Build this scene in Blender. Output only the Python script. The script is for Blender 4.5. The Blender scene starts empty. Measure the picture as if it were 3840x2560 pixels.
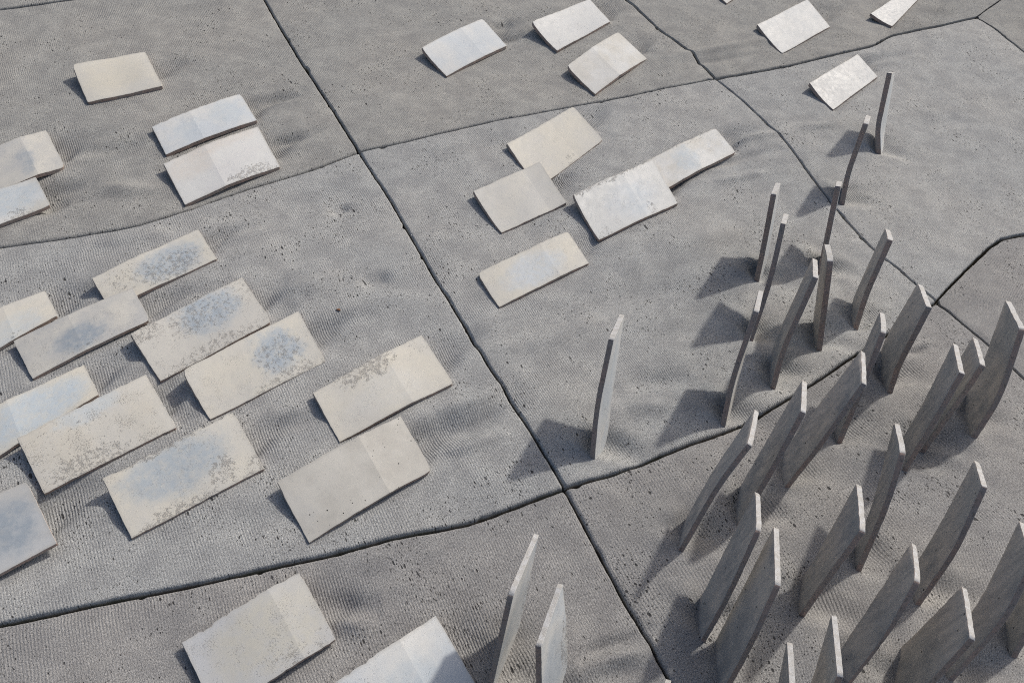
import bpy, math, random
import numpy as np
from mathutils import Matrix, Vector

scene = bpy.context.scene
coll = scene.collection

# ---------------------------------------------------------------- camera
cam_data = bpy.data.cameras.new('camera')
cam_data.lens = 31.378
cam_data.sensor_width = 36.0
cam_data.clip_start = 0.05
cam_data.clip_end = 200.0
camera = bpy.data.objects.new('camera', cam_data)
coll.objects.link(camera)
_r, _u, _f = Vector((0.9903, 0.1001, 0.0967)), Vector((-0.1392, 0.7123, 0.6879)), Vector((0.0, 0.6947, -0.7193))
_m = Matrix((_r, _u, -_f)).transposed().to_4x4()
_m.translation = (0.0, 0.0, 2.0)
camera.matrix_world = _m
scene.camera = camera

# ---------------------------------------------------------------- sky, sun, exposure
SUN_AZ, SUN_EL = math.radians(52), math.radians(41)      # azimuth counted from +x towards +y
world = bpy.data.worlds.new('World')
scene.world = world
world.use_nodes = True
wn = world.node_tree
sky = wn.nodes.new('ShaderNodeTexSky')
sky.sky_type = 'NISHITA'
sky.sun_disc = False
sky.sun_elevation = SUN_EL
sky.sun_rotation = math.pi / 2 - SUN_AZ
sky.air_density = 1.0
sky.dust_density = 4.0
bg = wn.nodes['Background']
bg.inputs['Strength'].default_value = 0.115
wn.links.new(sky.outputs[0], bg.inputs['Color'])

sun_data = bpy.data.lights.new('sun', 'SUN')
sun_data.energy = 2.6
sun_data.angle = math.radians(2.2)
sun_data.color = (1.0, 0.955, 0.885)
sun = bpy.data.objects.new('sun', sun_data)
coll.objects.link(sun)
_d = Vector((math.cos(SUN_AZ) * math.cos(SUN_EL), math.sin(SUN_AZ) * math.cos(SUN_EL), math.sin(SUN_EL)))
sun.rotation_euler = (-_d).to_track_quat('-Z', 'Y').to_euler()
sun.location = _d * 12

scene.view_settings.view_transform = 'Standard'
scene.view_settings.look = 'None'
scene.view_settings.exposure = -0.05
scene.view_settings.gamma = 1.0
scene.view_settings.use_curve_mapping = False
scene.cycles.use_denoising = False        # keep the fine grain of the concrete
scene.cycles.pixel_filter_type = 'BLACKMAN_HARRIS'
scene.cycles.filter_width = 1.05
scene.cycles.use_adaptive_sampling = True
scene.cycles.adaptive_threshold = 0.02
scene.cycles.max_bounces = 5
scene.cycles.diffuse_bounces = 3
scene.cycles.glossy_bounces = 2

# ---------------------------------------------------------------- measured layout
LOW = {  # free-end far corner, fixed-end far, fixed-end near, free-end near (top face, metres)
 'L1': ((-1.8723, 3.0514, 0.05), (-1.6813, 3.2877, 0.008), (-1.5167, 3.0501, 0.01), (-1.7397, 2.867, 0.0095)),
 'L2': ((-1.4488, 2.7594, 0.018), (-1.2153, 3.0809, 0.008), (-1.0962, 2.9084, 0.01), (-1.3409, 2.6116, 0.0095)),
 'L3': ((-1.3147, 2.5281, 0.0335), (-1.082, 2.8719, 0.008), (-0.9296, 2.6388, 0.01), (-1.1765, 2.349, 0.0095)),
 'L4': ((-1.9717, 2.3764, 0.03), (-1.8053, 2.6636, 0.008), (-1.6433, 2.4637, 0.01), (-1.8332, 2.2172, 0.006)),
 'L5': ((-1.8922, 2.1732, 0.02), (-1.6983, 2.3678, 0.026), (-1.5941, 2.2468, 0.0143), (-1.7734, 2.0379, 0.0095)),
 'L6': ((-1.3142, 1.9262, 0.0269), (-1.0928, 2.238, 0.008), (-0.9846, 2.1038, 0.01), (-1.2194, 1.8242, 0.006)),
 'L7': ((-1.6135, 1.6203, 0.03), (-1.4335, 1.862, 0.008), (-1.3518, 1.7681, 0.007), (-1.5155, 1.4924, 0.006)),
 'L8': ((-1.4181, 1.6368, 0.02), (-1.1774, 1.9073, 0.028), (-1.0812, 1.795, 0.0154), (-1.309, 1.5183, 0.0095)),
 'L9': ((-1.1049, 1.71, 0.0407), (-0.8836, 2.0399, 0.008), (-0.7342, 1.8642, 0.01), (-0.9703, 1.5766, 0.006)),
 'L10': ((-0.9114, 1.5971, 0.044), (-0.6688, 1.9216, 0.014), (-0.5359, 1.7357, 0.01), (-0.7928, 1.4682, 0.006)),
 'L11': ((-0.5387, 1.5958, 0.0308), (-0.2795, 1.8992, 0.008), (-0.1529, 1.7192, 0.01), (-0.4294, 1.4549, 0.006)),
 'L12': ((-0.5501, 1.2785, 0.042), (-0.2804, 1.5584, 0.026), (-0.1639, 1.399, 0.0143), (-0.4305, 1.1368, 0.0095)),
 'L13': ((-1.3986, 1.3236, 0.03), (-1.1993, 1.5971, 0.008), (-1.1133, 1.5003, 0.007), (-1.3035, 1.203, 0.006)),
 'L14': ((-1.2291, 1.2931, 0.05), (-1.015, 1.5877, 0.016), (-0.8684, 1.4254, 0.01), (-1.1108, 1.1663, 0.0095)),
 'L15': ((-0.9746, 1.2132, 0.044), (-0.7347, 1.495, 0.026), (-0.6003, 1.3313, 0.0143), (-0.8538, 1.0788, 0.0095)),
 'L16': ((-1.3642, 0.9808, 0.02), (-1.1608, 1.1887, 0.03), (-1.0082, 1.0276, 0.035), (-1.211, 0.8236, 0.014)),
 'L17': ((-0.6424, 0.8393, 0.018), (-0.4343, 1.0567, 0.008), (-0.304, 0.9003, 0.01), (-0.5158, 0.6933, 0.0095)),
 'L18': ((-0.3086, 0.7662, 0.03), (-0.0891, 0.9944, 0.008), (0.047, 0.8147, 0.01), (-0.17, 0.6105, 0.0095)),
 'L19': ((-0.5705, 3.5837, 0.04), (-0.3495, 3.9883, 0.008), (-0.2095, 3.7572, 0.01), (-0.4339, 3.4275, 0.0095)),
 'L20': ((-0.1163, 3.9417, 0.05), (0.1453, 4.3496, 0.008), (0.2554, 4.1349, 0.01), (0.0201, 3.7793, 0.0095)),
 'L21': ((0.0705, 3.6141, 0.0315), (0.2954, 4.0482, 0.008), (0.4319, 3.8224, 0.01), (0.2058, 3.4485, 0.0095)),
 'L22': ((-0.1272, 2.9594, 0.0282), (0.1159, 3.3356, 0.008), (0.2514, 3.1127, 0.01), (0.0169, 2.7321, 0.006)),
 'L23': ((-0.2169, 2.6255, 0.0321), (0.0079, 2.8712, 0.03), (0.1267, 2.6547, 0.0165), (-0.0906, 2.4374, 0.0095)),
 'L24': ((0.1452, 2.6672, 0.05), (0.4456, 2.9896, 0.032), (0.5415, 2.7434, 0.0176), (0.2546, 2.4747, 0.0095)),
 'L25': ((0.417, 2.9909, 0.012), (0.7189, 3.3184, 0.008), (0.7925, 3.1529, 0.01), (0.5017, 2.8403, 0.006)),
 'L26': ((-0.1458, 2.2034, 0.018), (0.1416, 2.5005, 0.008), (0.2242, 2.3403, 0.01), (-0.0567, 2.0642, 0.0095)),
 'L27': ((0.7207, 4.7553, 0.03), (0.9642, 5.1121, 0.008), (1.062, 4.8574, 0.01), (0.847, 4.5104, 0.0095)),
 'L28': ((0.9757, 4.2723, 0.0328), (1.2916, 4.7073, 0.008), (1.368, 4.4168, 0.01), (1.0818, 4.0533, 0.0095)),
 'L29': ((1.5975, 4.589, 0.03), (1.8717, 4.9902, 0.008), (2.0381, 5.0992, 0.01), (1.7029, 4.5175, 0.0095)),
 'L30': ((1.1645, 3.7512, 0.042), (1.4655, 4.1654, 0.008), (1.5248, 3.9613, 0.01), (1.2603, 3.6015, 0.0095)),
}
UP = {  # near foot, near top corner, far top corner, bend point on the near edge, far foot (metres)
 'T1': ((1.4155, 3.3439, 0.0), (1.3785, 3.4776, 0.275), (1.4539, 3.6405, 0.2), (1.3825, 3.3871, 0.076), (1.4456, 3.4342, 0.0)),
 'T2': ((1.1977, 2.9289, 0.0), (1.1988, 3.0356, 0.29), (1.2631, 3.2078, 0.225), (1.1813, 2.9699, 0.104), (1.2284, 3.0451, 0.0)),
 'T3': ((1.0475, 2.4826, 0.0), (1.0317, 2.6123, 0.275), (1.0926, 2.7753, 0.19), (1.036, 2.5656, 0.176), (1.0759, 2.5821, 0.0)),
 'T4': ((0.8117, 2.3914, 0.0), (0.794, 2.4998, 0.285), (0.848, 2.6679, 0.22), (0.8088, 2.4279, 0.092), (0.8525, 2.5122, 0.0)),
 'T5': ((0.7679, 2.0993, 0.0), (0.7922, 2.2954, 0.32), (0.8466, 2.4622, 0.24), (0.795, 2.2013, 0.168), (0.8002, 2.2015, 0.0)),
 'T6': ((0.8178, 1.8931, 0.0), (0.8628, 2.0564, 0.32), (0.9085, 2.2331, 0.25), (0.8164, 1.9568, 0.108), (0.8379, 2.0461, 0.0)),
 'T7': ((0.9891, 2.089, 0.0), (0.9398, 2.1928, 0.285), (0.9784, 2.3705, 0.215), (0.9647, 2.1432, 0.144), (0.996, 2.222, 0.0)),
 'T8': ((1.1356, 2.231, 0.0), (1.1601, 2.3494, 0.28), (1.2146, 2.5151, 0.2), (1.1334, 2.2784, 0.104), (1.1447, 2.3375, 0.0)),
 'T9': ((1.1932, 1.9466, 0.0), (1.2088, 2.0294, 0.29), (1.2467, 2.2085, 0.23), (1.185, 1.9781, 0.092), (1.2093, 2.1317, 0.0)),
 'T10': ((1.0068, 1.7335, 0.0), (1.0392, 1.8814, 0.305), (1.0964, 2.051, 0.23), (1.0257, 1.8013, 0.148), (1.0142, 1.8307, 0.0)),
 'T11': ((0.6487, 1.7109, 0.0), (0.6696, 1.8753, 0.32), (0.721, 2.0514, 0.25), (0.6422, 1.786, 0.132), (0.6912, 1.85, 0.0)),
 'T12': ((1.4288, 1.8133, 0.0), (1.4499, 1.9566, 0.32), (1.4931, 2.1467, 0.26), (1.4613, 1.8568, 0.128), (1.4673, 2.0122, 0.0)),
 'T13': ((1.1815, 1.6475, 0.0), (1.2261, 1.7484, 0.31), (1.2809, 1.9313, 0.25), (1.2074, 1.6989, 0.164), (1.209, 1.7726, 0.0)),
 'T14': ((1.2662, 1.7466, 0.0), (1.3125, 1.8156, 0.29), (1.3641, 1.9921, 0.23), (1.2918, 1.7789, 0.144), (1.2885, 1.8631, 0.0)),
 'T15': ((0.8299, 1.5359, 0.0), (0.9393, 1.6539, 0.315), (0.9916, 1.8407, 0.255), (0.8805, 1.5813, 0.128), (0.8447, 1.6726, 0.0)),
 'T16': ((0.6823, 1.3883, 0.0), (0.76, 1.5252, 0.315), (0.8102, 1.7056, 0.245), (0.7296, 1.4597, 0.172), (0.7043, 1.525, 0.0)),
 'T17': ((0.5165, 1.2786, 0.0), (0.6128, 1.3969, 0.31), (0.6672, 1.5761, 0.24), (0.5609, 1.3577, 0.192), (0.5477, 1.3981, 0.0)),
 'T18': ((0.5637, 1.0375, 0.0), (0.6184, 1.1662, 0.295), (0.6549, 1.3366, 0.215), (0.5916, 1.083, 0.108), (0.5711, 1.1606, 0.0)),
 'T19': ((0.6009, 0.907, 0.0), (0.6423, 1.0228, 0.31), (0.6761, 1.2085, 0.25), (0.6271, 0.9554, 0.144), (0.6066, 1.0584, 0.0)),
 'T20': ((0.8214, 1.1461, 0.0), (0.8669, 1.2049, 0.29), (0.9096, 1.3854, 0.235), (0.8333, 1.1652, 0.084), (0.8476, 1.2603, 0.0)),
 'T21': ((0.9911, 1.3058, 0.0), (1.0077, 1.4533, 0.3), (1.0571, 1.6176, 0.22), (1.0131, 1.3848, 0.172), (1.0112, 1.4006, 0.0)),
 'T22': ((1.1324, 1.2233, 0.0), (1.1925, 1.3763, 0.3), (1.2543, 1.5301, 0.215), (1.176, 1.2788, 0.136), (1.153, 1.3378, 0.0)),
 'T23': ((0.9181, 0.9875, 0.0), (0.9748, 1.0976, 0.285), (1.0324, 1.2528, 0.205), (0.958, 1.037, 0.152), (0.8997, 1.0567, 0.0)),
 'T24': ((1.0284, 0.9343, 0.0), (1.0679, 0.9744, 0.28), (1.1202, 1.1402, 0.22), (1.0484, 0.9424, 0.104), (1.0653, 1.0911, 0.0)),
 'T25': ((1.1753, 1.0329, 0.0), (1.2491, 1.1755, 0.305), (1.3091, 1.3414, 0.23), (1.2387, 1.0925, 0.168), (1.1943, 1.1317, 0.0)),
 'T26': ((1.3466, 1.113, 0.0), (1.3631, 1.228, 0.285), (1.4351, 1.3837, 0.21), (1.351, 1.165, 0.124), (1.3597, 1.2105, 0.0)),
 'T27': ((0.7757, 0.7937, 0.0), (0.757, 0.8431, 0.29), (0.7889, 1.0106, 0.235), (0.7664, 0.8145, 0.12), (0.7943, 0.9138, 0.0)),
 'T28': ((0.6982, 0.7555, 0.0), (0.6565, 0.7909, 0.28), (0.6846, 0.939, 0.225), (0.6756, 0.7732, 0.124), (0.7134, 0.8722, 0.0)),
 'T29': ((0.0577, 0.8303, 0.0), (0.0705, 0.9168, 0.3), (0.1158, 1.1033, 0.245), (0.0628, 0.867, 0.124), (0.1099, 1.0227, 0.0)),
 'T30': ((0.1804, 0.76, 0.0), (0.1375, 0.8166, 0.29), (0.1785, 0.9905, 0.24), (0.1585, 0.7883, 0.148), (0.2265, 0.9305, 0.0)),
 'T31': ((0.2676, 1.5237, 0.0), (0.2617, 1.6881, 0.315), (0.3016, 1.864, 0.245), (0.2499, 1.5956, 0.136), (0.3049, 1.6429, 0.0)),
 'T32': ((0.4125, 0.6212, 0.0), (0.3744, 0.7039, 0.27), (0.4248, 0.8307, 0.195), (0.39, 0.6622, 0.132), (0.4366, 0.7115, 0.0)),
}
JOINT = {  # centre lines of the joints on the ground plane (metres)
 'LJ0': [(-2.9129, 3.1095), (-2.3916, 3.4824), (-2.1837, 3.6315), (-1.4968, 4.1276)],
 'AX': [(-2.1989, 5.3056), (-1.4968, 4.1276)],
 'A0': [(-1.4968, 4.1276), (-1.3583, 3.8887), (-1.1275, 3.5156), (-1.0567, 3.3939), (-0.9839, 3.2932), (-0.8794, 3.1303), (-0.7835, 2.9796), (-0.679, 2.8202)],
 'A1': [(-0.679, 2.8202), (-0.5893, 2.6795), (-0.5217, 2.5768), (-0.4178, 2.4007), (-0.3427, 2.2759), (-0.2711, 2.1537), (-0.2005, 2.047), (-0.1162, 1.9087), (-0.0413, 1.791), (0.0368, 1.6682), (0.1027, 1.5688), (0.1521, 1.4871), (0.1966, 1.4144)],
 'A2': [(0.1966, 1.4144), (0.2638, 1.2905), (0.3064, 1.2119), (0.3639, 1.1097), (0.4179, 1.0237), (0.459, 0.9492), (0.4797, 0.9104), (0.6353, 0.6414)],
 'LJ1': [(-2.1029, 1.8446), (-1.6614, 2.0323), (-1.488, 2.1145), (-1.3092, 2.2044), (-1.1981, 2.3003), (-1.0285, 2.4742), (-0.8408, 2.6469), (-0.679, 2.8202)],
 'LJ2': [(-1.3349, 0.7199), (-1.0554, 0.8286), (-0.845, 0.9187), (-0.6196, 1.0101), (-0.3485, 1.1307), (-0.1977, 1.2041), (-0.0647, 1.2543), (0.0154, 1.2995), (0.1966, 1.4144)],
 'M1': [(-0.679, 2.8202), (-0.2804, 3.0957), (0.0595, 3.3099), (0.5936, 3.6466), (0.7459, 3.7417)],
 'B0': [(-0.5619, 5.9659), (0.3348, 4.4162), (0.4659, 4.1956), (0.5994, 4.0139), (0.6387, 3.9533), (0.6892, 3.8445), (0.7459, 3.7417)],
 'B1': [(0.7459, 3.7417), (0.8487, 3.6071), (0.9643, 3.4071), (1.0106, 3.3184), (1.0782, 3.129), (1.1459, 2.9253), (1.1767, 2.8494), (1.248, 2.6816), (1.3385, 2.5656), (1.3974, 2.4724), (1.4483, 2.4105)],
 'M2': [(0.1966, 1.4144), (0.3589, 1.4988), (0.5263, 1.6104), (0.6442, 1.6823), (0.7976, 1.8017), (0.98, 1.9654), (1.1631, 2.1386), (1.4483, 2.4105)],
 'CR': [(1.4483, 2.4105), (1.6127, 2.1897), (1.6618, 2.1012), (1.9692, 1.6505)],
 'U3T': [(1.4483, 2.4105), (1.5573, 2.5523), (1.7755, 2.823), (1.8978, 2.8844), (2.8556, 3.3202)],
 'M3': [(0.7459, 3.7417), (1.0658, 3.9374), (1.4011, 4.1707), (1.5603, 4.2823), (1.6761, 4.4297), (1.7543, 4.4854), (2.2253, 4.8069)],
 'C0': [(2.2253, 4.8069), (2.4235, 5.067), (3.3262, 6.2299), (4.6707, 8.0766)],
 'C1': [(2.2253, 4.8069), (2.2998, 4.6948), (2.3745, 4.4665), (2.7385, 3.4805)],
 'O_S0T': [(-3.884, 4.6258), (-2.1989, 5.3056)],
 'O_S0L': [(-3.884, 4.6258), (-2.9129, 3.1095)],
 'O_S1L': [(-2.9129, 3.1095), (-2.1029, 1.8446)],
 'O_S2L': [(-2.1029, 1.8446), (-1.3349, 0.7199)],
 'O_S3L': [(-1.3349, 0.7199), (-1.1436, 0.4129)],
 'O_S3B': [(-1.1436, 0.4129), (0.6353, 0.6414)],
 'O_T1T': [(-2.1989, 5.3056), (-0.5619, 5.9659)],
 'O_T3R': [(1.9692, 1.6505), (1.5968, 0.7648)],
 'O_T3B': [(0.6353, 0.6414), (1.5968, 0.7648)],
 'O_U1T': [(-0.5619, 5.9659), (4.6707, 8.0766)],
 'O_U2': [(2.7385, 3.4805), (2.8556, 3.3202)],
 'O_U3A': [(2.8556, 3.3202), (2.5639, 2.1968)],
 'O_U3B': [(1.9692, 1.6505), (2.5639, 2.1968)],
 'O_V1A': [(4.6707, 8.0766), (3.9911, 5.0176)],
 'O_V1B': [(2.7385, 3.4805), (3.9911, 5.0176)],
}
RIDGE = [  # long folds of the casting cloth: ends, half width, height (metres)
 ((0.5441, 3.8727), (1.0906, 4.222), 0.03, 0.014),
 ((0.6036, 3.8286), (1.0086, 4.0461), 0.022, -0.009),
 ((0.6341, 3.1444), (1.0067, 3.3672), 0.02, 0.011),
 ((0.611, 3.0164), (0.9825, 3.2305), 0.022, -0.01),
 ((0.6586, 2.9252), (0.9472, 3.0673), 0.02, 0.007),
 ((0.2684, 2.282), (0.8307, 2.7442), 0.06, 0.013),
 ((0.1617, 2.0693), (0.6605, 2.3642), 0.05, -0.01),
 ((0.0083, 1.9028), (0.3313, 2.0932), 0.035, 0.008),
 ((1.4076, 4.0535), (1.797, 4.3013), 0.03, -0.01),
 ((-0.204, 1.5854), (0.0337, 1.7804), 0.03, 0.011),
 ((-0.1746, 1.5198), (0.0317, 1.6689), 0.026, -0.011),
 ((-0.1533, 1.4627), (0.0053, 1.5594), 0.02, 0.007),
 ((-0.4783, 2.1147), (-0.4571, 2.1298), 0.03, -0.012),
 ((-0.6726, 2.4494), (-0.6602, 2.4623), 0.022, -0.009),
 ((-1.6769, 2.5322), (-1.4309, 2.7121), 0.035, -0.012),
 ((-1.5516, 2.3901), (-1.215, 2.4306), 0.035, 0.009),
 ((-1.7238, 2.2143), (-1.5488, 2.3153), 0.04, -0.01),
 ((-1.1339, 3.0299), (-1.0003, 3.1831), 0.025, -0.011),
 ((-1.0249, 2.7785), (-0.8752, 2.9064), 0.02, -0.01),
 ((-0.3967, 0.9644), (-0.2117, 1.0265), 0.03, -0.012),
 ((-0.3658, 0.925), (-0.2108, 0.9701), 0.025, 0.008),
 ((0.239, 0.928), (0.4191, 1.0418), 0.016, -0.01),
 ((0.2606, 0.905), (0.4347, 1.0051), 0.016, 0.008),
 ((0.2823, 0.8721), (0.4552, 0.97), 0.02, -0.008),
 ((-0.3009, 3.7953), (-0.1222, 3.9322), 0.02, -0.012),
 ((-0.2983, 3.9451), (-0.2048, 4.0395), 0.02, -0.009),
 ((0.1737, 2.7008), (0.3186, 2.8167), 0.018, 0.008),
 ((0.352, 2.8245), (0.5553, 2.9008), 0.03, -0.009),
 ((-0.7606, 2.0244), (-0.5558, 2.1091), 0.04, 0.006),
 ((-0.7974, 1.7829), (-0.6655, 1.9826), 0.03, -0.008),
 ((-0.5019, 1.9958), (-0.2521, 2.0879), 0.05, 0.006),
 ((-1.4102, 2.1003), (-1.1343, 2.2062), 0.035, 0.007),
 ((0.4443, 1.9873), (0.6826, 2.2369), 0.05, -0.008),
 ((0.3368, 1.7844), (0.5802, 1.9194), 0.035, -0.011),
 ((0.3511, 1.702), (0.5215, 1.7839), 0.03, 0.008),
 ((1.0568, 3.3967), (1.3053, 3.5466), 0.03, 0.008),
 ((1.5704, 3.5271), (1.9395, 3.765), 0.05, -0.006),
 ((0.8066, 1.9999), (0.9429, 2.084), 0.02, 0.009),
 ((1.2793, 2.1294), (1.3767, 2.1781), 0.012, -0.01),
 ((1.1184, 2.1986), (1.1869, 2.2538), 0.012, -0.008),
]
LEAF = (-0.5584, 1.9584)
SEAL = ((1.5129, 2.4872), (1.6436, 2.6525))

rng = random.Random(7)
nrs = np.random.RandomState(11)

# ---------------------------------------------------------------- numeric noise
_G = nrs.rand(256, 256)
def vnoise(x, y):
    xi = np.floor(x).astype(int); yi = np.floor(y).astype(int)
    fx = x - xi; fy = y - yi
    fx = fx * fx * (3 - 2 * fx); fy = fy * fy * (3 - 2 * fy)
    g = lambda a, b: _G[a & 255, b & 255]
    return ((g(xi, yi) * (1 - fx) + g(xi + 1, yi) * fx) * (1 - fy)
            + (g(xi, yi + 1) * (1 - fx) + g(xi + 1, yi + 1) * fx) * fy) * 2 - 1
def fbm(x, y, o=3):
    t = 0; a = 1.0
    for k in range(o):
        t = t + a * vnoise(x * 2 ** k + 17.3 * k, y * 2 ** k + 9.1 * k); a *= 0.5
    return t / 1.75

# ---------------------------------------------------------------- node helpers
class NT:
    def __init__(s, name):
        s.m = bpy.data.materials.new(name); s.m.use_nodes = True
        s.t = s.m.node_tree; s.b = s.t.nodes['Principled BSDF']
    def n(s, kind, **kw):
        nd = s.t.nodes.new('ShaderNode' + kind)
        for k, v in kw.items(): setattr(nd, k, v)
        return nd
    def put(s, sock, v):
        if hasattr(v, 'is_output') or hasattr(v, 'links'): s.t.links.new(v, sock)
        elif isinstance(v, (tuple, list)):
            v = tuple(v)
            sock.default_value = v if len(v) == len(sock.default_value) else v + (1.0,)
        else: sock.default_value = v
    def math(s, op, a, b=0.0, c=0.0, clamp=False):
        nd = s.n('Math', operation=op, use_clamp=clamp)
        for i, v in enumerate((a, b, c)): s.put(nd.inputs[i], v)
        return nd.outputs[0]
    def vec(s, op, a, b=(0, 0, 0)):
        nd = s.n('VectorMath', operation=op)
        s.put(nd.inputs[0], a)
        if op == 'SCALE': s.put(nd.inputs['Scale'], b)
        else: s.put(nd.inputs[1], b)
        return nd.outputs['Value'] if op in ('LENGTH', 'DOT_PRODUCT') else nd.outputs[0]
    def mix(s, f, a, b, blend='MIX'):
        nd = s.n('Mix', data_type='RGBA', blend_type=blend)
        s.put(nd.inputs[0], f); s.put(nd.inputs[6], a); s.put(nd.inputs[7], b)
        return nd.outputs[2]
    def ramp(s, v, lo, hi, a=0.0, b=1.0):
        nd = s.n('MapRange', interpolation_type='SMOOTHSTEP')
        for i, x in enumerate((v, lo, hi, a, b)): s.put(nd.inputs[i], x)
        return nd.outputs[0]
    def noise(s, co, scale, detail=2.0, rough=0.5, color=False):
        nd = s.n('TexNoise')
        s.put(nd.inputs['Vector'], co); s.put(nd.inputs['Scale'], scale)
        s.put(nd.inputs['Detail'], detail); s.put(nd.inputs['Roughness'], rough)
        return nd.outputs['Color' if color else 'Fac']
    def voro(s, co, scale, feature='F1', rand=1.0):
        nd = s.n('TexVoronoi', feature=feature)
        s.put(nd.inputs['Vector'], co); s.put(nd.inputs['Scale'], scale); s.put(nd.inputs['Randomness'], rand)
        return nd
    def attr(s, name):
        return s.n('Attribute', attribute_name=name).outputs['Fac']
    def bump(s, h, strength=1.0):
        nd = s.n('Bump'); nd.inputs['Strength'].default_value = strength
        nd.inputs['Distance'].default_value = 1.0
        s.put(nd.inputs['Height'], h); s.put(s.b.inputs['Normal'], nd.outputs[0])

# ---------------------------------------------------------------- concrete
def concrete(name, cool, warm, pit_amount, seed):
    N = NT(name)
    pos = N.vec('ADD', N.n('NewGeometry').outputs['Position'], (seed * 3.7, seed * 1.9, 0))
    big = N.noise(pos, 1.6, 3.0, 0.55)
    col = N.mix(N.ramp(big, 0.38, 0.64), cool, warm)
    mid = N.noise(pos, 11.0, 4.0, 0.6)
    col = N.mix(1.0, col, N.mix(N.ramp(mid, 0.3, 0.7), (0.86, 0.86, 0.87), (1.12, 1.12, 1.11)), 'MULTIPLY')
    # cloth grain pressed into the face, running along the slab
    stripe = N.attr('stripe'); along = N.attr('along'); wr = N.attr('wrinkle')
    sv = N.n('CombineXYZ'); N.put(sv.inputs[0], stripe); N.put(sv.inputs[1], along)
    wob = N.noise(sv.outputs[0], 6.0, 2.0)
    ph = N.math('ADD', N.math('MULTIPLY', stripe, 2 * math.pi / 0.0074), N.math('MULTIPLY', wob, 1.0))
    st = N.math('SINE', ph)
    amp = N.math('ADD', N.ramp(N.noise(pos, 4.5, 2.0), 0.35, 0.68, 0.25, 1.0), N.math('MULTIPLY', wr, 0.9))
    st = N.math('MULTIPLY', st, amp)
    an = N.n('CombineXYZ')
    N.put(an.inputs[0], N.math('MULTIPLY', stripe, 2.3)); N.put(an.inputs[1], along)
    grain = N.noise(an.outputs[0], 190.0, 3.0, 0.62)
    grain2 = N.noise(pos, 420.0, 1.0, 0.6)
    col = N.mix(1.0, col, N.mix(N.ramp(grain, 0.32, 0.68), (0.64, 0.64, 0.645), (1.31, 1.31, 1.30)), 'MULTIPLY')
    col = N.mix(1.0, col, N.mix(N.ramp(grain2, 0.3, 0.7), (0.76, 0.76, 0.76), (1.20, 1.20, 1.20)), 'MULTIPLY')
    # blow holes: many fine ones, few large ones
    dens = N.ramp(N.noise(pos, 5.5, 2.0), 0.35, 0.7, 0.35, 1.0)
    pits = None
    for sc, base, var in ((150.0, 0.06, 0.40), (66.0, -0.06, 0.40), (27.0, -0.16, 0.34)):
        wv = an.outputs[0] if sc > 100 else N.vec('ADD', an.outputs[0], N.vec('SCALE', N.noise(pos, sc * 1.6, 0.0, 0.5, True), 0.45 / sc))
        v = N.voro(wv, sc)
        sep = N.n('SeparateColor'); N.put(sep.inputs[0], v.outputs['Color'])
        rad = N.math('ADD', N.math('MULTIPLY', N.math('POWER', sep.outputs[0], 3.2), var * pit_amount), base * 0.6)
        rad = N.math('MULTIPLY', rad, dens)
        p = N.ramp(N.math('SUBTRACT', rad, v.outputs['Distance']), -0.01, 0.035)
        pits = p if pits is None else N.math('MAXIMUM', pits, p)
    col = N.mix(N.math('MULTIPLY', pits, 0.9), col, (0.032, 0.032, 0.034))
    # dirt and moss held in the joints
    edge = N.attr('edge')
    dn = N.noise(pos, 26.0, 3.0, 0.6)
    dirt = N.ramp(N.math('ADD', edge, N.math('MULTIPLY', N.math('SUBTRACT', dn, 0.5), 0.9)), 0.42, 0.95)
    dcol = N.mix(N.ramp(N.noise(pos, 8.0), 0.4, 0.62), (0.165, 0.14, 0.11), (0.135, 0.135, 0.095))
    col = N.mix(N.math('MULTIPLY', dirt, 0.85), col, dcol)
    N.put(N.b.inputs['Base Color'], col)
    N.b.inputs['Roughness'].default_value = 0.9
    N.b.inputs['Specular IOR Level'].default_value = 0.25
    h = N.math('MULTIPLY', st, 0.00038)
    h = N.math('ADD', h, N.math('MULTIPLY', grain, 0.0014))
    h = N.math('ADD', h, N.math('MULTIPLY', grain2, 0.0007))
    h = N.math('SUBTRACT', h, N.math('MULTIPLY', pits, 0.003))
    N.bump(h)
    return N.m

# ---------------------------------------------------------------- relief of the cast slabs
def unit(v): return v / np.linalg.norm(v)
FOLDS = []      # ox, oy, ax, ay, along centre, along width, across width, wavelength, phase, amplitude
DIPS = []       # ox, oy, ax, ay, half length, half width, depth
WRINK = []      # x, y, radius
HOLLOW = []     # the cloth was drawn down where a tile enters: ox, oy, ax, ay, length, half width, depth, wavelength, phase
for k, (ul, ur, lr, ll) in LOW.items():
    ul, ur, lr, ll = (np.array(p) for p in (ul, ur, lr, ll))
    R = ((ur + lr) / 2)[:2]; a = unit((ur - ul)[:2]); L = np.linalg.norm((ur - ul)[:2]); w = np.linalg.norm((ll - ul)[:2])
    FOLDS.append((R[0], R[1], a[0], a[1], 0.07, rng.uniform(.12, .19), w * .42, w * rng.uniform(.62, .95), rng.uniform(2.5, 3.5), rng.uniform(.006, .010)))
    HOLLOW.append((R[0], R[1], a[0], a[1], rng.uniform(.08, .15), w * rng.uniform(.34, .46), rng.uniform(.020, .034), w * rng.uniform(.35, .6), rng.uniform(0, 6)))
    m = (ul + ur + lr + ll)[:2] / 4
    DIPS.append((m[0], m[1], a[0], a[1], L / 2 + .004, w / 2 + .002, (ul[2], ur[2], lr[2], ll[2])))
    f = ((ul + ll) / 2)[:2] - a * .05
    FOLDS.append((f[0], f[1], -a[0], -a[1], 0.03, .09, w * .5, w * 1.1, rng.uniform(0, 6), .003))
    WRINK.append((R[0] + a[0] * .05, R[1] + a[1] * .05, .06))
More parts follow.
